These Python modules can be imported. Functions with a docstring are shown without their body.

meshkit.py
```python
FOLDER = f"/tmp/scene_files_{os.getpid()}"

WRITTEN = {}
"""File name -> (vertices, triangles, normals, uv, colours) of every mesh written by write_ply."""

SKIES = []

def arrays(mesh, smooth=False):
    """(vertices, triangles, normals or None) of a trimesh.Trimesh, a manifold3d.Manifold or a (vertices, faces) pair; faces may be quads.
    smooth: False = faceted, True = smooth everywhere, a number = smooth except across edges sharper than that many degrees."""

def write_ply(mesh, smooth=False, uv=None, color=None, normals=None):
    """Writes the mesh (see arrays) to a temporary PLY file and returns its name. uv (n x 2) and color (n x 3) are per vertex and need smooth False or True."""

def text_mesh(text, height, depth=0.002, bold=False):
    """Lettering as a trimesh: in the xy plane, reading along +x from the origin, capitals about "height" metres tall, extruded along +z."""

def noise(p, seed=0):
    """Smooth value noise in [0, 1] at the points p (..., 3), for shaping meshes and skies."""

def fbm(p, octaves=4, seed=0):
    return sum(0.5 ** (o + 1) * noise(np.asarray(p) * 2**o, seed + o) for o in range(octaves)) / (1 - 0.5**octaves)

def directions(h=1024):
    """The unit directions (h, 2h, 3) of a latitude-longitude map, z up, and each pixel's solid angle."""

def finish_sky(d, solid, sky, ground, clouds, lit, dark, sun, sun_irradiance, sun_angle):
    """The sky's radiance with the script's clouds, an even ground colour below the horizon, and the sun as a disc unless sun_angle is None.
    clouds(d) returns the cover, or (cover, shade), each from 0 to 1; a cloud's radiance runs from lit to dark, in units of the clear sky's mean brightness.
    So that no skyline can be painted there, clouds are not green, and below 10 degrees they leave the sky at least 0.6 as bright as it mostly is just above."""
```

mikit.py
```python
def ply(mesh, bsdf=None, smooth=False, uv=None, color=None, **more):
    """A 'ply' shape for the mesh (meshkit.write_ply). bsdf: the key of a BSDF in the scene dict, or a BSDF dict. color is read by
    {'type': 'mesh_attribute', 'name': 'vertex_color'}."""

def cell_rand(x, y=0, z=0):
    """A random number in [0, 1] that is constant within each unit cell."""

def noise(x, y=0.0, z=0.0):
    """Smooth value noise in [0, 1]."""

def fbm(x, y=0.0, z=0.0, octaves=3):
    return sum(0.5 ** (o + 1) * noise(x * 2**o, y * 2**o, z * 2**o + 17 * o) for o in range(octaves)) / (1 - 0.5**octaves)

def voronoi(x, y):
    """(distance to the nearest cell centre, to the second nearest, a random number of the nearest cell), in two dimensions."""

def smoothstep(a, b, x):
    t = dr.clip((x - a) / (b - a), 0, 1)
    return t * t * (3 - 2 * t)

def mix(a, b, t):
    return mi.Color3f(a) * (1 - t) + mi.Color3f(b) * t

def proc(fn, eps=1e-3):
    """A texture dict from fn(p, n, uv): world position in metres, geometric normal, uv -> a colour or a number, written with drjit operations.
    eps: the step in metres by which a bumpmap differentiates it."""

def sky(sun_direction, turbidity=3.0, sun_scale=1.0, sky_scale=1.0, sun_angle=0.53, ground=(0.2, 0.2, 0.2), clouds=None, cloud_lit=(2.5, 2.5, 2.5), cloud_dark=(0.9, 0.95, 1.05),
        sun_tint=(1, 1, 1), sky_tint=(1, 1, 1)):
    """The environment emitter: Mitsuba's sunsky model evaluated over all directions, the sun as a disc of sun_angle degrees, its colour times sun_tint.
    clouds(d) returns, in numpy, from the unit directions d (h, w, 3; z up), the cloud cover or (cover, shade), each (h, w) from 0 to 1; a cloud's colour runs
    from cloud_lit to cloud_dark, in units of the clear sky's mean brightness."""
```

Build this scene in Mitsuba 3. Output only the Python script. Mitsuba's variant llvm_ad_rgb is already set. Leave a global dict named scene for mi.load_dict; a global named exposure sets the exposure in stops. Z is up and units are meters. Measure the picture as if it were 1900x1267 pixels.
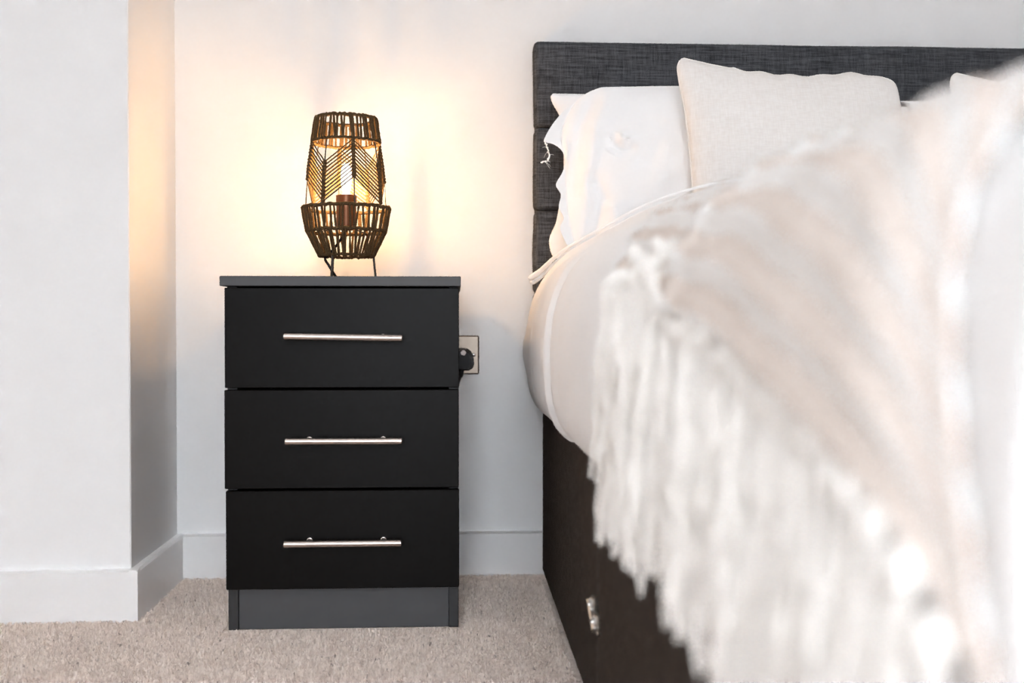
import math, numpy as np, trimesh, manifold3d as m3, drjit as dr, mitsuba as mi, mikit, meshkit
from scipy.ndimage import gaussian_filter1d
from scipy.interpolate import PchipInterpolator, CubicSpline
from mikit import noise, fbm, smoothstep, mix, proc

T = mi.ScalarTransform4f
scene, labels = {}, {}

# ------------------------------------------------------------------ camera, light, exposure
exposure = 1.5
CAM = np.array([0.0, -2.38, 0.558]); YAW, PITCH = math.radians(3.02), math.radians(0.95)
FWD = np.array([math.sin(YAW) * math.cos(PITCH), math.cos(YAW) * math.cos(PITCH), -math.sin(PITCH)])
scene['camera'] = {'type': 'thinlens', 'fov': 51.0, 'fov_axis': 'x', 'aperture_radius': 0.0062, 'focus_distance': 2.02,
                   'near_clip': 0.02, 'far_clip': 100.0,
                   'to_world': T().look_at(origin=CAM.tolist(), target=(CAM + FWD).tolist(), up=[0, 0, 1])}
SKY_SCALE = 20.0
LAMP = 205.0
def overcast(d):
    return np.ones(d.shape[:2]), np.full(d.shape[:2], 0.5)
scene['sky'] = mikit.sky([-0.3, -0.6, 0.7], turbidity=4.0, sun_scale=0.0, sky_scale=SKY_SCALE, ground=(0.3, 0.3, 0.3), clouds=overcast,
                         cloud_lit=(2.10, 2.23, 2.38), cloud_dark=(1.72, 1.83, 1.96))
BULB_RGB = (1.0, 0.57, 0.25)

# ------------------------------------------------------------------ materials
def bs(name, d):
    scene[name] = d
    return name
def rgb(*c): return {'type': 'rgb', 'value': list(c)}
def two(d): return {'type': 'twosided', 'nested': d}

def wall_fn(p, n, uv):
    return mix((0.825, 0.824, 0.822), (0.85, 0.849, 0.847), fbm(p.x * 9 + p.y * 3, p.z * 9, p.y * 5, 2))
def wall_bump(p, n, uv): return fbm(p.x * 260 + p.y * 170, p.z * 260, p.y * 130, 2) * 0.00035
bs('m_wall', two({'type': 'bumpmap', 'arbitrary': proc(wall_bump, 8e-4), 'scale': 1.0, 'nested': {'type': 'diffuse', 'reflectance': proc(wall_fn)}}))
bs('m_ceiling', two({'type': 'diffuse', 'reflectance': rgb(0.90, 0.90, 0.90)}))
bs('m_skirting', two({'type': 'principled', 'base_color': rgb(0.87, 0.872, 0.875), 'roughness': 0.38, 'specular': 0.4}))
def carpet_fn(p, n, uv):
    a = noise(p.x * 420, p.y * 420); b = fbm(p.x * 130, p.y * 130, 0, 2); c = noise(p.x * 180 + 30, p.y * 180)
    col = mix((0.66, 0.565, 0.50), (0.96, 0.87, 0.80), smoothstep(0.15, 0.85, 0.6 * a + 0.4 * b))
    return mix(col, (0.20, 0.15, 0.125), smoothstep(0.86, 0.97, c) * 0.75)
def carpet_bump(p, n, uv): return fbm(p.x * 300, p.y * 300, 0, 2) * 0.004
bs('m_carpet', two({'type': 'bumpmap', 'arbitrary': proc(carpet_bump, 6e-4), 'scale': 1.0, 'nested': {'type': 'diffuse', 'reflectance': proc(carpet_fn)}}))
bs('m_tuft', two({'type': 'diffuse', 'reflectance': proc(carpet_fn)}))

def linen(dark, light):
    def fn(p, n, uv):
        side = dr.abs(n.x) > 0.7
        u = dr.select(side, p.y, p.x) + 3.0
        v = dr.select(dr.abs(n.z) > 0.7, p.y, p.z) + 3.0
        warp = 0.45 * noise(u * 480, v * 30) + 0.55 * noise(u * 1000, v * 90 + 9)
        weft = 0.5 * noise(u * 20 + 5, v * 480) + 0.5 * noise(u * 70 + 40, v * 1000)
        t = smoothstep(0.12, 0.88, 0.42 * warp + 0.58 * weft)
        return mix(dark, light, t)
    return fn
bs('m_linen', two({'type': 'diffuse', 'reflectance': proc(linen((0.024, 0.0255, 0.028), (0.116, 0.121, 0.131)))}))
def base_fn(p, n, uv):
    g = noise(p.y * 520 + p.z * 180, p.z * 120 - p.y * 40); h = noise(p.y * 900, p.z * 700)
    return mix((0.028, 0.023, 0.020), (0.094, 0.080, 0.070), 0.6 * g + 0.4 * h)
bs('m_base_linen', two({'type': 'diffuse', 'reflectance': proc(base_fn)}))
def cotton_bump(p, n, uv): return fbm(p.x * 60 + p.y * 40, p.z * 60, p.y * 60, 2) * 0.0006
bs('m_cotton', two({'type': 'bumpmap', 'arbitrary': proc(cotton_bump, 2e-3), 'scale': 1.0, 'nested': {'type': 'diffuse', 'reflectance': rgb(0.93, 0.93, 0.93)}}))
def cushion_fn(p, n, uv):
    w = 0.5 * noise(p.x * 700, p.z * 90) + 0.5 * noise(p.x * 120 + 7, p.z * 600)
    return mix((0.80, 0.755, 0.715), (0.89, 0.86, 0.83), w)
bs('m_cushion', two({'type': 'diffuse', 'reflectance': proc(cushion_fn)}))
def stripe(v):
    return smoothstep(-0.25, 0.45, dr.sin(v * 2 * math.pi / 0.030))
def throw_fn(p, n, uv):
    s = stripe(uv.y + 0.003 * noise(uv.x * 30, 1))
    k = noise(uv.x * 420, uv.y * 500)
    return mix(mix((0.67, 0.585, 0.53), (0.77, 0.69, 0.635), k), mix((0.84, 0.82, 0.80), (0.89, 0.875, 0.86), k), s)
bs('m_throw', two({'type': 'diffuse', 'reflectance': proc(throw_fn)}))
bs('m_tassel', two({'type': 'diffuse', 'reflectance': rgb(0.85, 0.82, 0.785)}))

def grain_bump(p, n, uv): return fbm(p.x * 60, p.z * 700, p.y * 60, 2) * 0.00006
def panel(col, rough, spec):
    return two({'type': 'bumpmap', 'arbitrary': proc(grain_bump, 5e-4), 'scale': 1.0,
                'nested': {'type': 'principled', 'base_color': rgb(*col), 'roughness': rough, 'specular': spec}})
bs('m_drawer', panel((0.0040, 0.0032, 0.0030), 0.36, 0.10))
bs('m_edging', panel((0.064, 0.065, 0.068), 0.5, 0.35))
bs('m_carcass', panel((0.026, 0.026, 0.027), 0.5, 0.4))
bs('m_nickel', {'type': 'principled', 'base_color': rgb(0.72, 0.645, 0.59), 'metallic': 1.0, 'roughness': 0.28})
bs('m_plate', {'type': 'principled', 'base_color': rgb(0.18, 0.148, 0.122), 'metallic': 1.0, 'roughness': 0.27})
bs('m_chrome', {'type': 'principled', 'base_color': rgb(0.85, 0.84, 0.82), 'metallic': 1.0, 'roughness': 0.15})
bs('m_black_plastic', {'type': 'principled', 'base_color': rgb(0.008, 0.008, 0.009), 'roughness': 0.4, 'specular': 0.2})
bs('m_sticker', {'type': 'diffuse', 'reflectance': rgb(0.92, 0.86, 0.88)})
bs('m_wire', {'type': 'principled', 'base_color': rgb(0.06, 0.055, 0.05), 'metallic': 0.6, 'roughness': 0.4})
def rope_fn(p, n, uv):
    return mix((0.050, 0.030, 0.015), (0.12, 0.078, 0.040), noise(p.x * 700, p.y * 700, p.z * 500))
bs('m_rope', two({'type': 'diffuse', 'reflectance': proc(rope_fn)}))
bs('m_holder', {'type': 'principled', 'base_color': rgb(0.16, 0.07, 0.035), 'metallic': 0.7, 'roughness': 0.35})
bs('m_bulb', {'type': 'diffuse', 'reflectance': rgb(0.8, 0.8, 0.8)})
bs('m_frame', {'type': 'roughplastic', 'diffuse_reflectance': rgb(0.8, 0.8, 0.8), 'alpha': 0.2})

# ------------------------------------------------------------------ helpers
def add(key, mesh, bsdf, smooth=30, **kw):
    scene[key] = mikit.ply(mesh, bsdf, smooth=smooth, **kw)
    return key
def tag(key, label=None, category=None, group=None, kind=None):
    labels[key] = {k: v for k, v in (('label', label), ('category', category), ('group', group), ('kind', kind)) if v}
def num(k, i): return k if i == 0 else f'{k}_{i:03d}'
def man(m):
    d = m.to_mesh()
    return trimesh.Trimesh(np.array(d.vert_properties)[:, :3], np.array(d.tri_verts), process=False)
def cbox(x0, x1, y0, y1, z0, z1, c=0.0015):
    """a box with chamfered edges"""
    pts = []
    for x, sx in ((x0, 1), (x1, -1)):
        for y, sy in ((y0, 1), (y1, -1)):
            for z, sz in ((z0, 1), (z1, -1)):
                pts += [(x + sx * c, y + sy * c, z), (x + sx * c, y, z + sz * c), (x, y + sy * c, z + sz * c)]
    return man(m3.Manifold.hull_points(np.array(pts, float)))
def cat(*ms): return trimesh.util.concatenate(list(ms))
def tube(pts, r, sides=8, closed=False, caps=True):
    p = np.asarray(pts, float); n = len(p)
    r = np.broadcast_to(r, (n,))
    t = (np.roll(p, -1, 0) - np.roll(p, 1, 0)) if closed else np.gradient(p, axis=0)
    t /= np.linalg.norm(t, axis=1, keepdims=True) + 1e-12
    ref = np.array([0, 0, 1.0]) if abs(t[0, 2]) < 0.9 else np.array([1.0, 0, 0])
    a = np.cross(t[0], ref); a /= np.linalg.norm(a)
    A = [a]
    for i in range(1, n):
        a = A[-1] - t[i] * (A[-1] @ t[i]); A.append(a / (np.linalg.norm(a) + 1e-12))
    A = np.array(A); B = np.cross(t, A)
    ang = np.arange(sides) * 2 * np.pi / sides
    v = (p[:, None] + r[:, None, None] * (np.cos(ang)[None, :, None] * A[:, None] + np.sin(ang)[None, :, None] * B[:, None])).reshape(-1, 3)
    m = n if closed else n - 1
    i, j = np.meshgrid(np.arange(m), np.arange(sides), indexing='ij')
    i2 = (i + 1) % n; j2 = (j + 1) % sides
    q = np.stack([i * sides + j, i * sides + j2, i2 * sides + j2, i2 * sides + j], -1).reshape(-1, 4)
    f = np.vstack([q[:, [0, 1, 2]], q[:, [0, 2, 3]]])
    if caps and not closed:
        k = np.arange(1, sides - 1)
        f = np.vstack([f, np.stack([0 * k, k + 1, k], 1), np.stack([0 * k, k, k + 1], 1) + (n - 1) * sides])
    return trimesh.Trimesh(v, f, process=False)
def ring(c, R, r, n=64, sides=8):
    a = np.arange(n) * 2 * np.pi / n
    return tube(np.stack([c[0] + R * np.cos(a), c[1] + R * np.sin(a), np.full(n, c[2])], 1), r, sides, closed=True)
def lathe(prof, c, n=40):
    prof = np.asarray(prof, float); a = np.arange(n) * 2 * np.pi / n
    v = np.stack([c[0] + prof[:, None, 0] * np.cos(a), c[1] + prof[:, None, 0] * np.sin(a), c[2] + np.repeat(prof[:, 1:2], n, 1)], -1).reshape(-1, 3)
    i, j = np.meshgrid(np.arange(len(prof) - 1), np.arange(n), indexing='ij'); j2 = (j + 1) % n
    q = np.stack([i * n + j, i * n + j2, (i + 1) * n + j2, (i + 1) * n + j], -1).reshape(-1, 4)
    return trimesh.Trimesh(v, np.vstack([q[:, [0, 1, 2]], q[:, [0, 2, 3]]]), process=False)
def grid_faces(nu, nv, flip=False):
    i, j = np.meshgrid(np.arange(nu - 1), np.arange(nv - 1), indexing='ij')
    q = np.stack([i * nv + j, (i + 1) * nv + j, (i + 1) * nv + j + 1, i * nv + j + 1], -1).reshape(-1, 4)
    if flip: q = q[:, ::-1]
    return np.vstack([q[:, [0, 1, 2]], q[:, [0, 2, 3]]])
def seg_dist(P, line):
    """distance and parameter of points P (n,2) to a polyline"""
    line = np.asarray(line, float); best = np.full(len(P), 9.0); par = np.zeros(len(P)); side = np.zeros(len(P))
    for k in range(len(line) - 1):
        a, b = line[k], line[k + 1]; d = b - a
        t = np.clip(((P - a) @ d) / (d @ d), 0, 1)
        w = P - (a + t[:, None] * d); dist = np.linalg.norm(w, axis=1)
        m = dist < best
        best = np.where(m, dist, best); par = np.where(m, (k + t) / (len(line) - 1), par)
        side = np.where(m, np.sign(d[0] * w[:, 1] - d[1] * w[:, 0]), side)
    return best, par, side

# ------------------------------------------------------------------ the room
XL, XR, YF, H = -2.0, 2.5, -3.9, 2.4
PX, PY = -0.609, -0.334                     # the corner of the boxed-out wall on the left
def st(key, mesh, mat, smooth=False):
    add(key, mesh, mat, smooth); tag(key, kind='structure')
def box(x0, x1, y0, y1, z0, z1):
    m = trimesh.creation.box((x1 - x0, y1 - y0, z1 - z0)); m.apply_translation(((x0 + x1) / 2, (y0 + y1) / 2, (z0 + z1) / 2)); return m
st('floor', box(XL - 0.2, XR + 0.2, YF - 0.2, 0.2, -0.1, 0.0), 'm_carpet')
st('ceiling', box(XL - 0.2, XR + 0.2, YF - 0.2, 0.2, H, H + 0.1), 'm_ceiling')
st('wall_back', box(PX, XR + 0.2, 0, 0.2, 0, H), 'm_wall')
st('wall_left', cbox(XL - 0.2, PX, PY, 0.2, -0.01, H, 0.002), 'm_wall', 20)
def window(name, x0, x1, z0, z1, place):
    """a three-light window frame standing in its opening; place maps (along, depth, z) boxes to the wall"""
    fr = [place(x0, x1, -0.03, 0.03, z0, z0 + 0.05), place(x0, x1, -0.03, 0.03, z1 - 0.05, z1)]
    fr += [place(x - 0.025, x + 0.025, -0.03, 0.03, z0, z1) for x in (x0 + 0.025, (x0 + x1) / 2, x1 - 0.025)]
    st(name, cat(*fr), 'm_frame')
def pierced(a0, a1, b0, b1, z0, z1, place):
    """a wall from a0 to a1 with an opening from b0 to b1"""
    return cat(place(a0, b0, -0.1, 0.1, 0, H), place(b1, a1, -0.1, 0.1, 0, H), place(b0, b1, -0.1, 0.1, 0, z0), place(b0, b1, -0.1, 0.1, z1, H))
front = lambda a, b, d0, d1, z0, z1: box(a, b, YF - 0.1 + d0, YF - 0.1 + d1, z0, z1)
st('wall_front', pierced(XL, XR, -0.65, 0.45, 0.02, 2.25, front), 'm_wall'); window('window_1', -0.65, 0.45, 0.02, 2.25, front)
st('wall_side', box(XL - 0.2, XL, YF - 0.2, PY, 0, H), 'm_wall')
st('wall_right', box(XR, XR + 0.2, YF - 0.2, 0, 0, H), 'm_wall')
BH, BT = 0.098, 0.0165
def skirting(key, axis, a, b, face):
    """a skirting board with an eased top edge; axis x: along x at y = face, projecting to -y; axis y: along y at x = face, projecting to +x"""
    pr = np.array([(0, -0.01), (BT, -0.01), (BT, BH - 0.004), (BT - 0.004, BH), (0, BH)])
    n = len(pr); v = []
    for s in (a, b):
        for d, z in pr: v.append((s, face - d, z) if axis == 'x' else (face + d, s, z))
    f = [(i, (i + 1) % n, n + (i + 1) % n) for i in range(n)] + [(i, n + (i + 1) % n, n + i) for i in range(n)]
    f += [(0, k + 1, k) for k in range(1, n - 1)] + [(n, n + k, n + k + 1) for k in range(1, n - 1)]
    m = trimesh.Trimesh(np.array(v), np.array(f), process=False); trimesh.repair.fix_normals(m)
    st(key, m, 'm_skirting')
skirting('baseboard_back', 'x', PX + BT, XR, 0.0)
skirting('baseboard_left', 'x', XL, PX + BT, PY)
skirting('baseboard_return', 'y', PY - BT, 0.0, PX)

# ------------------------------------------------------------------ bedside cabinet
NA = 0.0; NP = np.array([-0.205, -0.43])
def turn(m):
    m = m.copy(); c, s = math.cos(NA), math.sin(NA)
    xy = m.vertices[:, :2] - NP
    v = m.vertices.copy(); v[:, 0] = NP[0] + c * xy[:, 0] - s * xy[:, 1]; v[:, 1] = NP[1] + s * xy[:, 0] + c * xy[:, 1]
    return trimesh.Trimesh(v, m.faces, process=False)
NX0, NX1, NY0, NY1 = -0.4135, 0.0065, -0.43, -0.062
C = 'bedside_cabinet'
tag(C, 'black three-drawer bedside cabinet with grey top, carrying the woven lamp', 'bedside cabinet')
add(C + '__top', turn(cbox(NX0 - 0.0075, NX1 + 0.0035, NY0 - 0.006, NY1, 0.6255, 0.6435, 0.0012)), 'm_edging'); labels[C + '__top'] = {'label': 'graphite grey top panel'}
for i, (a, b) in enumerate(((NX0 + 0.001, NX0 + 0.019), (NX1 - 0.019, NX1 - 0.001))):
    add(C + '__' + num('side_panel', i), turn(cbox(a, b, NY0 + 0.018, NY1, 0.0, 0.6255, 0.001)), 'm_carcass')
add(C + '__back_panel', turn(cbox(NX0 + 0.018, NX1 - 0.018, NY1 - 0.008, NY1 - 0.002, 0.05, 0.62, 0.0005)), 'm_carcass')
add(C + '__plinth', turn(cbox(NX0 + 0.019, NX1 - 0.019, NY0 + 0.022, NY0 + 0.036, 0.0, 0.08, 0.001)), 'm_edging'); labels[C + '__plinth'] = {'label': 'graphite grey plinth board'}
for i, (z0, z1, hz, tilt) in enumerate(((0.4425, 0.6225, 0.5340, -0.003), (0.2605, 0.4385, 0.3490, 0.0), (0.0785, 0.2565, 0.1665, 0.0005))):
    d = C + '__' + num('drawer', i)
    dx = (0.0, 0.0008, -0.0006)[i]
    add(d, turn(cbox(NX0 + (0.0, -0.001, 0.0008)[i], NX1 - (0, 0.0005, 0.0)[i], NY0, NY0 + 0.017, z0, z1, 0.0011)), 'm_drawer')
    hx0, hx1, hy = -0.3035 + dx * 2, -0.0945 + dx - (0.001 if i else 0), NY0 - 0.032
    bar = tube([(hx0, hy, hz - tilt / 2), (hx0 + 0.0012, hy, hz - tilt / 2), (hx1 - 0.0012, hy, hz + tilt / 2), (hx1, hy, hz + tilt / 2)], [0.0048, 0.006, 0.006, 0.0048], 24)
    studs = [tube([(x, NY0 + 0.0005, hz), (x, NY0 - 0.003, hz), (x, NY0 - 0.0035, hz), (x, hy, hz)], [0.0055, 0.0055, 0.0042, 0.0042], 16) for x in (-0.263, -0.1305)]
    add(d + '__handle', turn(cat(bar, *studs)), 'm_nickel'); labels[d + '__handle'] = {'label': 'brushed nickel bar handle'}

# ------------------------------------------------------------------ wall socket and plug
S = 'wall_socket'
tag(S, 'brushed metal double wall socket half hidden behind the bedside cabinet', 'wall socket')
add(S + '__plate', cbox(-0.0935, 0.0525, -0.0055, 0.001, 0.446, 0.532, 0.003), 'm_plate', 35)
for i, x in enumerate((-0.081, 0.0405)):
    dome = lathe([(0.0043, 0.0), (0.0036, 0.0014), (0.002, 0.0021), (0.0, 0.0022)], (0, 0, 0), 24)
    slot = box(-0.0028, 0.0028, -0.0003, 0.0003, 0.0014, 0.0023)
    for k, (m, mt) in enumerate(((dome, 'm_chrome'), (slot, 'm_black_plastic'))):
        v = m.vertices; m = trimesh.Trimesh(np.stack([x + v[:, 0], -0.0055 - v[:, 2], 0.489 + v[:, 1]], 1), m.faces, process=False)
        add(S + '__' + num('screw', i) + ('__slot' if k else ''), m, mt)
for i, x in enumerate((-0.042, 0.0015)):
    add(S + '__' + num('switch', i), cbox(x - 0.006, x + 0.006, -0.009, -0.005, 0.508, 0.522, 0.001), 'm_black_plastic')
P = 'power_plug'
tag(P, 'black three-pin plug with a pale round sticker, pushed into the wall socket', 'plug')
pz = np.array([(-0.009, 0.4545), (0.030, 0.4545), (0.0385, 0.460), (0.0415, 0.469), (0.0400, 0.484), (0.0345, 0.4975), (0.026, 0.5035), (0.0135, 0.505), (0.002, 0.503), (-0.006, 0.497), (-0.011, 0.478), (-0.011, 0.46)])
pc = pz.mean(0)
hp = [(x, -0.006, z) for x, z in pz] + [(pc[0] + (x - pc[0]) * 0.98, -0.020, pc[1] + (z - pc[1]) * 0.98) for x, z in pz] + [(pc[0] + (x - pc[0]) * 0.80 - 0.002, -0.034, pc[1] + (z - pc[1]) * 0.86) for x, z in pz] + [(pc[0] + (x - pc[0]) * 0.74 - 0.002, -0.0365, pc[1] + (z - pc[1]) * 0.80) for x, z in pz]
add(P + '__body', man(m3.Manifold.hull_points(np.array(hp))), 'm_black_plastic', 25)
add(P + '__sticker', (lambda m: trimesh.Trimesh(np.stack([0.0175 + m.vertices[:, 0], -0.0372 + m.vertices[:, 2], 0.4945 + m.vertices[:, 1]], 1), m.faces[:, ::-1], process=False))(trimesh.creation.cylinder(0.0058, 0.0012, sections=28)), 'm_sticker'); labels[P + '__sticker'] = {'label': 'pale pink round sticker'}
cs = CubicSpline(np.linspace(0, 1, 6), [(0.014, -0.020, 0.458), (0.012, -0.021, 0.442), (0.004, -0.026, 0.415), (-0.02, -0.032, 0.33), (-0.10, -0.034, 0.27), (-0.2, -0.034, 0.31)])
add(P + '__strain_relief', tube([(0.014, -0.020, 0.460), (0.0133, -0.0203, 0.452), (0.012, -0.021, 0.440)], [0.0058, 0.0055, 0.0036], 14), 'm_black_plastic')
add(P + '__cable', tube(cs(np.linspace(0, 1, 50)), 0.0028, 10), 'm_black_plastic')

# ------------------------------------------------------------------ table lamp
L = 'table_lamp'; LC = np.array([-0.214, -0.25, 0.6436])
tag(L, 'lit table lamp with a dark woven paper-rope cage on thin metal legs', 'lamp')
rng = np.random.default_rng(7)
RZ = dict(top=(0.0590, 0.3155), band=(0.0655, 0.2700), rim=(0.0845, 0.1410), mid=(0.0765, 0.0960), foot=(0.0530, 0.0480))
def lp(r, a, z): return LC + np.array([r * math.cos(a), r * math.sin(a), z])
def rope_ring(key, name, r):
    R, z = RZ[name]; a = np.arange(120) * 2 * np.pi / 120
    rr = r * (1 + 0.14 * np.sin(a * 60) + 0.08 * rng.standard_normal(120))
    add(key, tube(np.stack([LC[0] + R * np.cos(a), LC[1] + R * np.sin(a), LC[2] + z + 0.0008 * rng.standard_normal(120)], 1), rr, 8, closed=True), 'm_rope')
for bname, hi, lo, n in (('upper_band', 'top', 'band', 54), ('bowl', 'rim', 'mid', 58), ('bowl_base', 'mid', 'foot', 52)):
    B = L + '__' + bname
    rope_ring(B, hi, 0.0034)
    if lo != 'mid': rope_ring(B + '__lower_ring', lo, 0.0030)
    for k in range(n):
        a0 = (k + 0.28 * rng.standard_normal()) * 2 * np.pi / n; a1 = a0 + 0.03 * rng.standard_normal()
        t = np.linspace(0, 1, 7)[:, None]
        A, Bp = lp(RZ[hi][0] + 0.0016, a0, RZ[hi][1]), lp(RZ[lo][0] + 0.0016, a1, RZ[lo][1])
        pts = A + (Bp - A) * t
        rr = (0.0021 + 0.0004 * rng.random()) * (1 + 0.16 * rng.standard_normal(7))
        add(B + '__' + num('rope', k), tube(pts, np.clip(rr, 0.0015, 0.0030), 6), 'm_rope')
def cage(a, z):                                   # the ribs between the band and the bowl
    t = (0.2700 - z) / (0.2700 - 0.1410); return lp(0.0655 + (0.0795 - 0.0655) * t + 0.0022 * math.sin(math.pi * t), a, z)
ANG = [math.radians(x) for x in (-118, -73, -28, 17, 62, 107, 152, 197)]
W = L + '__wire_frame'
add(W, cat(*[tube([cage(a, z) for z in np.linspace(0.272, 0.139, 9)], 0.0012, 6) for a in ANG],
           *[ring(LC + [0, 0, RZ[k][1]], RZ[k][0], 0.0016, 64, 6) for k in RZ],
           *[tube([lp(0.018, a, 0.105), lp(0.045, a, 0.100), lp(0.0765, a, 0.096)], 0.0013, 6) for a in ANG[::2]]), 'm_wire')
NS = 11
up = lambda k: 0.2665 - 0.0072 * k
dn = lambda k: 0.2230 - 0.0076 * k
for i, a in enumerate(ANG):
    zs = np.linspace(up(0) + 0.002, up(NS - 1) - 0.002, 49) if i % 2 else np.linspace(dn(0) + 0.002, dn(NS - 1) - 0.002, 49)
    rr = 0.0030 + 0.0012 * np.abs(np.sin(np.arange(49) * np.pi / 4)) + 0.0003 * rng.standard_normal(49)
    add(L + '__' + num('rib_wrap', i), tube([cage(a, z) for z in zs], rr, 8), 'm_rope')
k2 = 0
for i in range(8):
    j = (i + 1) % 8; o, e = (i, j) if i % 2 else (j, i)
    for k in range(NS):
        A, Bp = cage(ANG[o], up(k)), cage(ANG[e], dn(k)); t = np.linspace(0, 1, 5)[:, None]
        pts = A + (Bp - A) * t + rng.standard_normal((5, 3)) * 0.0003
        add(L + '__' + num('strand', k2), tube(pts, 0.0013, 6), 'm_rope'); k2 += 1
for i, a in enumerate((-114.3, 5.7, 125.7)):
    a = math.radians(a); f = math.radians(2)
    pts = [lp(0.0520, a, 0.052), lp(0.0535, a, 0.040), lp(0.0555, a, 0.020), lp(0.0575, a, 0.004), lp(0.0590, a, 0.0022), lp(0.066, a, 0.0022)]
    add(L + '__' + num('leg', i), tube(pts, 0.0022, 10), 'm_wire')
add(L + '__bulb_holder', lathe([(0.0, 0.098), (0.012, 0.098), (0.0185, 0.103), (0.0195, 0.110), (0.0195, 0.148), (0.0202, 0.149), (0.0202, 0.166), (0.018, 0.1675), (0.0125, 0.1675)], LC, 40), 'm_holder', 40)
labels[L + '__bulb_holder'] = {'label': 'brown copper-toned bulb holder'}
bulb = lathe([(0.0060, 0.1670), (0.0063, 0.1720), (0.0088, 0.1800), (0.0102, 0.1900), (0.0105, 0.2040), (0.0098, 0.2150), (0.0078, 0.2235), (0.0040, 0.2285), (0.0, 0.2298)], LC, 32)
add(L + '__bulb', bulb, 'm_bulb', True, emitter={'type': 'area', 'radiance': rgb(*[LAMP * c for c in BULB_RGB])})
labels[L + '__bulb'] = {'label': 'glowing warm light bulb'}
cc = PchipInterpolator(np.linspace(0, 1, 9), [LC + p for p in ([0, 0, 0.098], [-0.012, 0.004, 0.080], [-0.028, 0.012, 0.060], [-0.044, 0.020, 0.0435], [-0.036, 0.018, 0.029], [-0.028, 0.022, 0.015], [-0.018, 0.04, 0.0034], [0.004, 0.12, 0.0032], [0.006, 0.185, 0.0032])])
cord = list(cc(np.linspace(0, 1, 60))) + [np.array(q) for q in ((-0.207, -0.052, 0.6455), (-0.206, -0.046, 0.637), (-0.2055, -0.044, 0.60), (-0.204, -0.038, 0.45), (-0.2, -0.034, 0.312))]
add(L + '__power_cord', tube(cord, 0.0026, 8), 'm_black_plastic')

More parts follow.
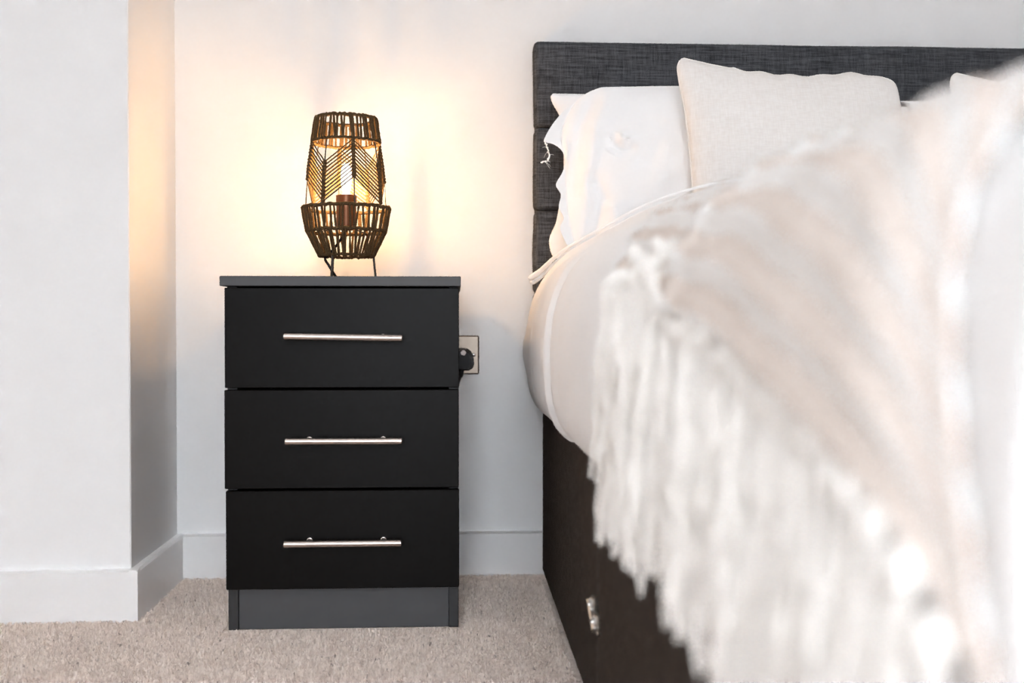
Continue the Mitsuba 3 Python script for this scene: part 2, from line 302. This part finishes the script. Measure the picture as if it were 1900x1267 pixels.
# ------------------------------------------------------------------ bed: divan base and headboard
D = 'divan_bed'
tag(D, 'charcoal linen divan bed with a panelled headboard, against the white wall', 'bed')
BX0, BX1 = 0.188, 1.555
def puff(x0, x1, y0, y1, z0, z1, r, bulge=0.0, face='y', n=44, seed=0):
    """a padded box: every side rounded with radius r, the face towards -y (or -x) slightly domed"""
    m = man(m3.Manifold.hull_points(cbox(x0, x1, y0, y1, z0, z1, r).vertices).refine_to_length(max(x1 - x0, y1 - y0, z1 - z0) / n))
    return m
def rbox(x0, x1, y0, y1, z0, z1, r, length=None, seg=20):
    s = m3.Manifold.sphere(r, seg)
    h = m3.Manifold.batch_hull([s.translate((x, y, z)) for x in (x0 + r, x1 - r) for y in (y0 + r, y1 - r) for z in (z0 + r, z1 - r)])
    return man(h.refine_to_length(length) if length else h)
HX0, HX1 = 0.1705, 1.575
add(D + '__headboard', rbox(HX0 + 0.004, HX1 - 0.004, -0.040, -0.004, 0.44, 1.162, 0.008), 'm_linen', 40)
for i, (z0, z1) in enumerate(((0.983, 1.168), (0.804, 0.9825), (0.625, 0.8035), (0.446, 0.6245))):
    m = rbox(HX0, HX1, -0.062, -0.006, z0, z1, 0.011, 0.03)
    v = m.vertices; w = np.clip((v[:, 2] - z0) * (z1 - v[:, 2]) / ((z1 - z0) / 2) ** 2, 0, 1) * np.clip((v[:, 0] - HX0) / 0.05, 0, 1)
    v[:, 1] -= np.where(v[:, 1] < -0.04, 0.006 * w ** 0.6, 0)
    v[:, 2] += 0.0022 * (meshkit.noise(np.stack([v[:, 0] * 9, v[:, 2] * 3, 0 * v[:, 0]], 1), 3) - 0.5) * (v[:, 2] > z1 - 0.02) * (i == 0)
    v[:, 0] += 0.003 * (meshkit.noise(np.stack([v[:, 2] * 14, v[:, 1] * 3, 0 * v[:, 0]], 1), 8) - 0.5) * (v[:, 0] < HX0 + 0.03)
    add(D + '__headboard__' + num('panel', i), m, 'm_linen', 50)
for i, (y0, y1) in enumerate(((-0.9655, -0.064), (-2.02, -0.9685))):
    add(D + '__' + num('base_half', i), rbox(BX0, BX1, y0, y1, 0.018, 0.371, 0.012, 0.05), 'm_base_linen', 50)
for i, (x, y) in enumerate(((BX0 + 0.026, -0.09), (BX0 + 0.04, -0.90), (BX0 + 0.04, -1.03), (BX0 + 0.04, -1.97), (BX1 - 0.04, -0.10), (BX1 - 0.04, -1.97))):
    add(D + '__' + num('castor', i), lathe([(0.0, 0.0), (0.014, 0.0), (0.020, 0.006), (0.021, 0.012), (0.017, 0.022), (0.0, 0.022)], (x, y, 0.0), 24), 'm_chrome')
lk = []
for y, z in ((-0.948, 0.178), (-0.983, 0.164)):
    plate = cbox(BX0 - 0.004, BX0 + 0.001, y - 0.012, y + 0.012, z - 0.013, z + 0.013, 0.0012)
    loop = ring((0, 0, 0), 0.009, 0.0026, 24, 8); v = loop.vertices
    loop = trimesh.Trimesh(np.stack([BX0 - 0.006 + v[:, 2], y + v[:, 0], z + v[:, 1]], 1), loop.faces, process=False)
    lk += [plate, loop, tube([(BX0 - 0.004, y, z + 0.002), (BX0 - 0.010, y, z + 0.002), (BX0 - 0.011, y, z + 0.002)], [0.005, 0.0045, 0.002], 12)]
lk.append(tube([(BX0 - 0.008, -0.938, 0.183), (BX0 - 0.008, -0.995, 0.158)], 0.0035, 10))
add(D + '__link_bracket', cat(*lk), 'm_chrome'); labels[D + '__link_bracket'] = {'label': 'shiny metal bracket linking the two halves of the base'}

# ------------------------------------------------------------------ mattress and duvet
PROF_HEAD = [(.190, .374), (.163, .395), (.1485, .44), (.1450, .50), (.1480, .555), (.158, .605), (.176, .645), (.205, .680), (.270, .722), (.36, .765), (.47, .795), (.62, .81), (.87, .815)]
PROF_MID = [(.190, .374), (.164, .40), (.1495, .445), (.1450, .505), (.1485, .56), (.160, .605), (.178, .643), (.207, .674), (.265, .702), (.36, .722), (.47, .735), (.62, .742), (.87, .745)]
PROF_FOOT = [(.192, .374), (.172, .40), (.161, .445), (.158, .505), (.162, .552), (.173, .591), (.193, .619), (.226, .640), (.28, .654), (.36, .664), (.47, .672), (.62, .678), (.87, .683)]
KN = np.array([0, .04, .10, .17, .24, .30, .36, .43, .53, .64, .75, .87, 1.0])
FR = [[PchipInterpolator(KN, np.array(p)[:, k]) for k in (0, 1)] for p in (PROF_HEAD, PROF_MID, PROF_FOOT)]
XM = (BX0 + BX1) / 2
def bed_surface(s, y):
    """the bedclothes' outer face: s from 0 (tucked in on the left) to 1 (middle of the bed); points (x, z)"""
    y = np.asarray(y, float)
    a = np.clip((-y - 0.25) / 0.50, 0, 1); a = a * a * (3 - 2 * a); b = np.clip((-y - 0.75) / 1.2, 0, 1)
    q = [np.stack([f[0](s), f[1](s)], -1) for f in FR]
    r = q[0] * (1 - a)[..., None] + q[1] * a[..., None] * (1 - b)[..., None] + q[2] * (a * b)[..., None]
    return r
def section(y, ns, inset, disp=None, floor_z=0.3745):
    """one cross-section of the bedclothes: left profile from the base up to the middle, then its mirror image"""
    p = bed_surface(np.linspace(0, 1, ns), np.full(ns, y))
    nrm = np.gradient(p, axis=0); nrm = np.stack([-nrm[:, 1], nrm[:, 0]], 1); nrm /= np.linalg.norm(nrm, axis=1, keepdims=True)
    p = p - nrm * inset
    lft = np.column_stack([p[:, 0], np.full(ns, y), p[:, 1]])
    if disp is not None: lft = disp(lft, nrm)
    lft[:, 2] = np.maximum(lft[:, 2], floor_z)
    return np.vstack([lft, lft[-2::-1] * [-1, 1, 1] + [2 * XM, 0, 0]])
def loft(rows, cap0, cap1):
    """the surface through the rows; cap0 / cap1: close the first / last row with a fan"""
    V = np.array(rows); nu, nv = V.shape[:2]; v = V.reshape(-1, 3); f = [grid_faces(nu, nv)]
    for on, r in ((cap0, 0), (cap1, nu - 1)):
        if on:
            c = len(v); v = np.vstack([v, [[XM, V[r, :, 1].mean(), 0.5]]]); j = np.arange(nv); t = np.stack([r * nv + j, r * nv + (j + 1) % nv, 0 * j + c], 1)
            f.append(t if r else t[:, ::-1])
    return trimesh.Trimesh(v, np.vstack(f), process=False)
def rounded_ends(y0, y1, r, n, head=True, foot=True):
    """stations along the bed with the ends rounded off: y values and how far the section shrinks there"""
    t = np.linspace(0, np.pi / 2, 9)
    ys, k = np.linspace(y0 - r * head, y1 + r * foot, n), np.zeros(n)
    if head: ys, k = np.r_[y0 - r * (1 - np.cos(t[:-1])), ys], np.r_[r * (1 - np.sin(t[:-1])), k]
    if foot: ys, k = np.r_[ys, (y1 + r * (1 - np.cos(t[:-1])))[::-1]], np.r_[k, (r * (1 - np.sin(t[:-1])))[::-1]]
    return ys, k
def mattress_shape(p, n):
    q = p.copy()
    w = np.exp(-((p[:, 1] + 0.105) / 0.03) ** 2) * np.exp(-((p[:, 2] - 0.50) / 0.045) ** 2)
    q[:, 0] -= 0.008 * w                                              # a loose fold of the sheet at the head corner
    under = 0.020 * smooth01((-0.180 - p[:, 1]) / 0.03)
    q[:, [0, 2]] -= n * under[:, None]
    q[:, 2] = np.minimum(q[:, 2], 0.668)
    return q
def smooth01(x): x = np.clip(x, 0, 1); return x * x * (3 - 2 * x)
ys, k = rounded_ends(-0.070, -2.055, 0.03, 90)
M = 'mattress'
add(M, loft([section(y, 70, 0.006 + kk, mattress_shape, 0.3722) for y, kk in zip(ys, k)], True, True), 'm_cotton', 60)
tag(M, 'deep mattress in a white fitted sheet lying on the divan base', 'mattress')

head_y = PchipInterpolator([.10, .151, .205, .275, .36, .47, .62, .9], [-.20, -.208, -.300, -.400, -.465, -.505, -.515, -.515])
D0, D1 = -0.235, -2.10
def slant(q):
    """lets the duvet's upper edge run back from the mattress's corner towards the cushions"""
    x = np.where(q[:, 0] > XM, 2 * XM - q[:, 0], q[:, 0]); hy = head_y(x); t = (q[:, 1] - D0) / (D1 - D0)
    q[:, 1] = hy + t * (D1 - hy)
    return q
def duvet_folds(p, n):
    y, z = p[:, 1], p[:, 2]
    side = np.clip((0.70 - z) / 0.05, 0, 1); calm = smooth01((y + 1.36) / 0.14)
    yc = -0.745 + 0.05 * (0.52 - z)                                   # the one sharp pleat down the side, with softer companions
    d = -0.010 * np.exp(-((y - yc) / 0.013) ** 2) * side + 0.006 * np.exp(-((y - yc - 0.032) / 0.018) ** 2) * side
    d += -0.003 * np.exp(-((y + 0.86 + 0.1 * (z - .5)) / 0.018) ** 2) * side - 0.004 * np.exp(-((y + 0.37 - 0.12 * (z - .5)) / 0.012) ** 2) * side
    d += np.clip((z - 0.66) / 0.03, 0, 1) * 0.022 * (meshkit.fbm(np.column_stack([p[:, 0] * 5, y * 4, z * 0 + 1.0]), 3, 5) - 0.5) * calm
    d += 0.006 * (meshkit.fbm(np.column_stack([y * 7, z * 3, p[:, 0] * 3]), 3, 9) - 0.5) * calm
    q = p.copy(); q[:, 0] += d * n[:, 0]; q[:, 2] += d * n[:, 1]
    return q
V_ = 'duvet'
ys, k = rounded_ends(D0, D1, 0.016, 190, head=False)
outer = [section(y, 110, -0.002 + kk, duvet_folds) for y, kk in zip(ys, k)]
ins = [section(y, 110, 0.009, duvet_folds) for y in np.linspace(D0, D1 + 0.015, 60)][::-1]
add(V_, loft([slant(r) for r in ins + outer], True, True), 'm_cotton', 60)
tag(V_, 'plump white duvet tucked over the mattress up to the pillows', 'duvet')
# the turned-over hem of the duvet, two layers that stick out beyond the mattress at the head
hem = []
for kk, (dz, dy, dx) in enumerate(((0.0, 0.0, 0.0), (0.0085, 0.010, -0.004))):
    hx = np.array([.151, .170, .205, .275, .36, .47, .62, .87]); hz = np.array([.640, .652, .685, .726, .768, .797, .811, .816]) + dz
    hy = head_y(hx) - dy
    t = np.linspace(0, 1, 8); tt = np.linspace(0, 1, 60)
    hem.append(tube(np.column_stack([PchipInterpolator(t, q)(tt) for q in (hx + dx, hy, hz)]), 0.0058 * np.clip(tt * 12 + 0.35, 0, 1) * (1 - 0.55 * np.clip((tt - 0.1) / 0.3, 0, 1)), 10))
add(V_ + '__hem', cat(*hem), 'm_cotton', 60)

# ------------------------------------------------------------------ pillows
def slab_pillow(left, right, thick, yb, yt, ythick=0.0, nu=70, nv=60, wr=0.006, seed=1, flange=0.0, creases=(), edge=0.35, edge_u=None, lean=None, mat=None):
    """A pillow standing on its long side. left / right: polylines (x, z) from bottom to top; yb, yt: y of the middle plane at the bottom and top; thick: half thickness."""
    def res(line):
        line = np.asarray(line, float); d = np.r_[0, np.cumsum(np.linalg.norm(np.diff(line, axis=0), axis=1))]; d /= d[-1]
        return np.stack([PchipInterpolator(d, line[:, i])(np.linspace(0, 1, nv)) for i in (0, 1)], 1)
    Lc, Rc = res(left), res(right)
    u = (1 - np.cos(np.linspace(0, np.pi, nu))) / 2; v = np.linspace(0, 1, nv)
    P2 = Lc[None] * (1 - u)[:, None, None] + Rc[None] * u[:, None, None]
    U, Vv = np.meshgrid(u, v, indexing='ij')
    z = P2[..., 1]; zb, zt = z.min(), z.max()
    xl = gaussian_filter1d(np.minimum(Lc[:, 0], 0.245), 14) + flange if flange else Lc[:, 0]      # where the filling ends inside the loose pillowcase
    uf = np.clip((P2[..., 0] - xl) / (Rc[:, 0] - xl), 0, 1)
    Zn = np.clip((z - z[:, :1]) / (z[:, -1:] - z[:, :1]), 0, 1)
    h = (np.clip(4 * uf * (1 - uf), 0, 1) ** (edge_u or edge)) * (np.clip(4 * Zn * (1 - Zn), 0, 1) ** edge)
    ym = yb + (yt - yb) * (z - zb) / (zt - zb)
    q = np.stack([P2[..., 0] * 9, z * 9, np.full_like(z, seed)], -1)
    wob = wr * (meshkit.fbm(q, 3, seed) - 0.5) * 2
    flat = P2.reshape(-1, 2); cr = np.zeros(len(flat))
    for line, width, amp in creases:
        dd, pr, sd = seg_dist(flat, line)
        fade = np.clip(np.sin(np.pi * np.clip(pr, 0.0, 1.0)) * 2.2, 0, 1)
        cr += amp * np.exp(-(dd / width) ** 2) * fade
    cr = cr.reshape(z.shape)
    inner = np.clip(h * 6, 0, 1)
    front = ym - thick * h - (wob + cr) * inner - wob * (1 - inner) * 0.8
    back = ym + thick * h * 0.8 + 0.0012 - wob * (1 - inner) * 0.8
    z = np.maximum(z, 0.6705)
    F = np.stack([P2[..., 0], front, z], -1).reshape(-1, 3); Bk = np.stack([P2[..., 0], back, z], -1).reshape(-1, 3)
    n = len(F)
    f = np.vstack([grid_faces(nu, nv), grid_faces(nu, nv, True) + n])
    idx = np.arange(n).reshape(nu, nv); bd = np.concatenate([idx[:-1, 0], idx[-1, :-1], idx[:0:-1, -1], idx[0, :0:-1]]); b2 = np.roll(bd, -1)
    f = np.vstack([f, np.stack([bd, bd + n, b2 + n], 1), np.stack([bd, b2 + n, b2], 1)])
    return trimesh.Trimesh(np.vstack([F, Bk]), f, process=False)
pa = slab_pillow([(.235, .690), (.203, .700), (.196, .730), (.212, .775), (.228, .90), (.222, .985), (.2005, 1.036), (.206, 1.0425)],
                 [(.86, .69), (.90, .72), (.885, .80), (.88, .90), (.885, .99), (.90, 1.035), (.88, 1.04)], 0.040, -0.140, -0.118, seed=2)
add('pillow', pa, 'm_cotton', 60)
tag('pillow', 'white pillow pressed against the headboard, its corner showing behind the creased front pillow', 'pillow')
LB = [(.262, .672), (.232, .695), (.212, .727), (.2055, .748), (.2135, .765), (.2040, .789), (.2085, .812), (.1990, .832), (.212, .858), (.2185, .880), (.213, .900), (.195, .915), (.1755, .921), (.183, .938), (.2135, .980), (.243, 1.005), (.268, 1.022), (.300, 1.033)]
RB = [(.87, .672), (.90, .70), (.90, .80), (.90, .93), (.905, 1.00), (.88, 1.03), (.80, 1.040)]
pb = slab_pillow(LB, RB, 0.078, -0.285, -0.225, seed=5, flange=0.014, wr=0.004, nu=120, nv=130, edge=0.32, edge_u=0.62,
                 creases=[([(.290, 1.03), (.252, .95), (.238, .88), (.232, .78)], 0.014, -0.008), ([(.310, 1.03), (.275, .95), (.260, .87), (.252, .77)], 0.015, 0.007),
                          ([(.305, .935), (.306, .905), (.325, .893), (.355, .905)], 0.009, -0.009), ([(.325, .935), (.322, .918), (.337, .915)], 0.010, 0.008),
                          ([(.262, .86), (.283, .80), (.270, .73), (.258, .70)], 0.014, -0.013), ([(.30, .80), (.31, .75), (.29, .71)], 0.018, 0.010),
                          ([(.395, .96), (.385, .90), (.36, .86)], 0.016, -0.005), ([(.42, .98), (.41, .86), (.37, .79)], 0.02, 0.004)])
add('pillow_001', pb, 'm_cotton', 60)
tag('pillow_001', 'creased white pillow nearest the lamp, its open pillowcase end wavy and fraying', 'pillow')
fray = CubicSpline(np.linspace(0, 1, 6), [(.1785, -.252, .921), (.181, -.255, .908), (.1845, -.257, .899), (.1860, -.256, .887), (.180, -.256, .880), (.1695, -.255, .8775)])
fp = fray(np.linspace(0, 1, 30)); r2 = np.random.default_rng(3)
fz = [tube(fp + r2.standard_normal((30, 3)) * 0.0006, 0.0016 * (1 + 0.25 * r2.standard_normal(30)).clip(0.5, 1.6), 6)]
for q in range(7):
    a = fp[r2.integers(4, 29)]; d = r2.standard_normal(3) * [1, .3, 1]; d /= np.linalg.norm(d)
    fz.append(tube([a, a + d * 0.006 + [0, 0, -.002], a + d * 0.012 + [0, 0, -0.007]], [0.0005, 0.0004, 0.0002], 5))
add('pillow_001__frayed_thread', cat(*fz), 'm_cotton'); labels['pillow_001__frayed_thread'] = {'label': 'tuft of frayed thread hanging from the corner'}
for i, (x0, yb, yt, ttl) in enumerate(((.940, -0.140, -0.118, 'rear white pillow at the far side of the bed, against the headboard'), (.935, -0.285, -0.225, 'front white pillow at the far side of the bed, right of the beige cushion'))):
    dz = -0.010 * i
    add(num('pillow', i + 2), slab_pillow([(x0 + .02, .69), (x0 - .005, .72), (x0, .85), (x0 - .012, 1.00), (x0 - .03, 1.022 + dz)], [(1.52, .69), (1.55, .72), (1.54, .85), (1.55, .99), (1.53, 1.03 + dz)], 0.040 + 0.035 * i, yb, yt, seed=11 + i), 'm_cotton', 60)
    tag(num('pillow', i + 2), ttl, 'pillow')
def cushion(key, x0, x1, dz, seed):
    LQ = [(x0 + .020, .645), (x0 + .020, .66), (x0 + .0215, .78), (x0 + .018, .88), (x0 + .011, .96), (x0 + .002, 1.015), (x0 - .0005, 1.04), (x0 + .003, 1.053), (x0 + .012, 1.0605)]
    RQ = [(x1 + .012, .60), (x1 + .014, .62), (x1 + .008, .75), (x1 + .006, .86), (x1 + .004, .94), (x1 - .001, .99), (x1 - .004, 1.008), (x1 - .010, 1.0185), (x1 - .02, 1.022)]
    m = slab_pillow([(x, z + dz) for x, z in LQ], [(x, z + dz) for x, z in RQ], 0.058, -0.432, -0.362, seed=seed, wr=0.003, nu=90, nv=80, edge=0.42)
    v = m.vertices; t = np.clip((v[:, 0] - x0) / (x1 - x0), 0, 1); tz = np.clip((v[:, 2] - 0.95 - dz) / 0.11, 0, 1)
    v[:, 2] -= (0.016 * np.sin(np.pi * np.clip(t * 1.15, 0, 1)) - 0.010 * np.exp(-((t - .78) / .12) ** 2)) * tz + 0.0022 * np.sin(t * 46) * tz * (t > .25)
    add(key, m, 'm_cushion', 60)
    # the seam that runs round the edge
    nu, nv = 90, 80; idx = np.arange(nu * nv).reshape(nu, nv); bd = np.concatenate([idx[:-1, 0], idx[-1, :-1], idx[:0:-1, -1], idx[0, :0:-1]])
    add(key + '__piping', tube(v[bd] + [0, 0.001, 0], 0.0024, 6, closed=True), 'm_cushion', 60)
cushion('cushion', .4205, .842, 0.0, 21); tag('cushion', 'square beige linen cushion leaning on the white pillows beside the lamp', 'cushion')
cushion('cushion_001', .948, 1.37, -0.022, 33); tag('cushion_001', 'beige linen cushion at the far side of the bed, only one corner showing', 'cushion')

# ------------------------------------------------------------------ fringed throw
TH = 'throw_blanket'
tag(TH, 'cream and beige striped throw with knotted fringe over the near end of the bed', 'throw')
ROW_Y = np.array([-1.30, -1.386, -1.514, -1.621, -1.687, -1.781, -1.851, -1.903, -1.948, -1.986, -2.026, -2.051, -2.071, -2.10])
ROW_S = np.array([.312, .297, .283, .263, .249, .236, .219, .202, .188, .175, .156, .139, .116, .08])
row_s = PchipInterpolator(-ROW_Y, ROW_S)
def throw_layer(y_far, y_near, q1, na, nq, lift0, seed):
    """one layer of the blanket, following the bedclothes: a runs from its edge towards the pillows to its edge at the foot, q from the fringe row up over the bed"""
    A, Q = np.meshgrid(np.linspace(0, 1, na), np.linspace(0, q1, nq), indexing='ij')
    y0 = y_far(Q); y = y0 + (y_near(Q) - y0) * A
    s = np.clip(row_s(-y) + Q, 0, 1); yy = np.maximum(y, -2.085)
    p = bed_surface(s, yy); hy = head_y(np.minimum(p[..., 0], 0.87)); yy = D0 + (yy - hy) / (D1 - hy) * (D1 - D0)
    p = bed_surface(s, yy); t = bed_surface(np.clip(s + 0.004, 0, 1), yy) - bed_surface(np.clip(s - 0.004, 0, 1), yy)
    n = np.stack([-t[..., 1], t[..., 0]], -1); n /= np.linalg.norm(n, axis=-1, keepdims=True) + 1e-9
    arc = np.concatenate([np.zeros((na, 1)), np.cumsum(np.linalg.norm(np.diff(p, axis=1), axis=-1), axis=1)], 1)
    lift = lift0 + 0.0022 * np.sin(arc * 2 * np.pi / 0.030) + 0.009 * (meshkit.fbm(np.stack([y * 10, arc * 9, 0 * y + seed], -1), 3, seed) - 0.25) + 0.004 * np.exp(-(A / 0.03) ** 2)
    lift = 0.0062 + (lift - 0.0062) * (1 - 0.85 * np.exp(-((1 - A) / 0.10) ** 2) * (seed == 4))
    drop = np.clip((-2.07 - y) / 0.04, 0, 1)
    fv = np.stack([p[..., 0] + n[..., 0] * lift, y, p[..., 1] + n[..., 1] * lift - 0.03 * drop ** 2], -1)
    bk = fv - np.stack([n[..., 0], 0 * y, n[..., 1]], -1) * 0.0028
    m = na * nq; idx = np.arange(m).reshape(na, nq)
    bd = np.concatenate([idx[:-1, 0], idx[-1, :-1], idx[:0:-1, -1], idx[0, :0:-1]]); b2 = np.roll(bd, -1)
    f = np.vstack([grid_faces(na, nq), grid_faces(na, nq, True) + m, np.stack([bd, bd + m, b2 + m], 1), np.stack([bd, b2 + m, b2], 1)])
    return np.vstack([fv.reshape(-1, 3), bk.reshape(-1, 3)]), f, np.tile(np.stack([y.ravel(), arc.ravel() + 0.006], 1), (2, 1))
sel = lambda q: -1.675 + 0.02 * np.sin(q * 23) + 0.05 * np.clip(q - 0.15, 0, 1)
und = PchipInterpolator([0.0, .05, .10, .16, .30, .8], [-1.383, -1.36, -1.345, -1.33, -1.42, -1.5])
near = PchipInterpolator([0, .05, .12, .2, .32, .8], [-2.085, -2.07, -2.045, -2.02, -2.0, -1.98])
l1 = throw_layer(sel, near, 0.70, 120, 180, 0.0180, 4)
l2 = throw_layer(und, lambda q: -1.75 + 0 * q, 0.60, 70, 160, 0.0112, 8)
nv1 = len(l1[0])
add(TH, trimesh.Trimesh(np.vstack([l1[0], l2[0]]), np.vstack([l1[1], l2[1] + nv1]), process=False), 'm_throw', True, uv=np.vstack([l1[2], l2[2]]))
rt = np.random.default_rng(12)
def tassel(base, length, out):
    """a knot and its loose twisted strands"""
    sx = 1.0
    ell = trimesh.creation.icosphere(2, 0.0062); ell.vertices *= [1, 1.0, 1.35]; ell.vertices += 0.0007 * rt.standard_normal((len(ell.vertices), 1)) * ell.vertices / 0.0062
    ell.apply_translation(base)
    parts = [ell]
    for q in range(8):
        L_ = length * (0.86 + 0.2 * rt.random()); k = 16; t = np.linspace(0, 1, k)
        ph = rt.random() * 6.28; ax, ay = rt.standard_normal(2) * [0.006, 0.0085]
        px = base[0] + out * np.sin(np.minimum(t * 2, 1) * np.pi / 2) + ax * t + 0.0022 * np.sin(t * 17 + ph) * t ** .5 + 0.0012 * np.cumsum(rt.standard_normal(k)) * 0.6
        py = base[1] + ay * t ** .8 + 0.0022 * np.cos(t * 17 + ph) * t ** .5 + 0.0014 * np.cumsum(rt.standard_normal(k)) * 0.7
        pz_ = base[2] - L_ * t
        px = np.where(pz_ < 0.60, np.minimum(px, 0.1375 + 0.012 * np.clip((-base[1] - 1.40) / 0.6, 0, 1)), px)   # outside the bulging duvet
        parts.append(tube(np.stack([px, py, pz_], 1), 0.0019 * (1 + .2 * rt.standard_normal(k)).clip(.6, 1.5) * np.where(t > .9, .8, 1), 5))
    return cat(*parts)
kn = 0
def put(base, length, out):
    global kn
    add(TH + '__' + num('tassel', kn), tassel(np.array(base), length, out), 'm_tassel', 50); kn += 1
yk = -1.386
while yk > -2.08:
    yy = max(yk, -2.085); sk = float(row_s(-yk)); pp = bed_surface(np.array([sk]), np.array([yy]))[0]
    ln = float(np.interp(-yk, [1.386, 1.62, 1.70, 2.1], [0.225, 0.195, 0.178, 0.178]))
    put((pp[0] - 0.017, yk, pp[1] - 0.003 + 0.003 * rt.standard_normal()), ln * (0.92 + 0.13 * rt.random()), -0.003 + 0.003 * rt.standard_normal())
    yk -= 0.0195 + 0.0022 * rt.standard_normal()
for q in range(9):                                # loose tassels lying over the blanket's near selvedge
    yk = -1.40 - 0.028 * q; sk = float(row_s(-yk)) + 0.015 + 0.035 * rt.random()
    pp = bed_surface(np.array([sk]), np.array([yk]))[0]
    put((pp[0] - 0.011, yk, pp[1] + 0.008), 0.17 + 0.06 * rt.random(), -max(0.0, pp[0] - 0.150) - 0.004 + 0.003 * rt.standard_normal())

# ------------------------------------------------------------------ carpet pile
rc = np.random.default_rng(5)
N = 170000
cx = rc.uniform(-1.25, 0.30, N); cy = rc.uniform(-1.75, 0.0, N)
ok = ~((cx < PX + BT + 0.001) & (cy > PY - BT - 0.001)) & (cy < -BT - 0.001) & ~((cx > NX0 - 0.008) & (cx < NX1 + 0.010) & (cy > NY0 + 0.003) & (cy < NY1 + 0.006)) & ~((cx > BX0 - 0.002) & (cy < -0.06))
ok &= np.abs(cx + 0.12) < 0.30 + (cy + 2.38) * 0.62
cx, cy = cx[ok], cy[ok]; n_ = len(cx)
an = rc.uniform(0, 2 * np.pi, n_); hh = rc.uniform(0.003, 0.0058, n_); wd = rc.uniform(0.0013, 0.0021, n_)
lx, ly = rc.standard_normal(n_) * 0.0016, rc.standard_normal(n_) * 0.0016
V3 = [np.stack([cx + wd * np.cos(an + k * 2.094), cy + wd * np.sin(an + k * 2.094), np.full(n_, -0.001)], 1) for k in range(3)]
V3 += [np.stack([cx + lx + 0.6 * wd * np.cos(an + .5 + k * 2.094), cy + ly + 0.6 * wd * np.sin(an + .5 + k * 2.094), hh], 1) for k in range(3)]
vv = np.stack(V3, 1).reshape(-1, 3); b6 = (np.arange(n_) * 6)[:, None]
ff = np.concatenate([b6 + np.array([t]) for t in ((0, 1, 4), (0, 4, 3), (1, 2, 5), (1, 5, 4), (2, 0, 3), (2, 3, 5), (3, 4, 5))])
add('carpet_pile', trimesh.Trimesh(vv, ff, process=False), 'm_tuft', False)
tag('carpet_pile', 'short beige flecked carpet pile covering the floor', 'carpet', kind='stuff')
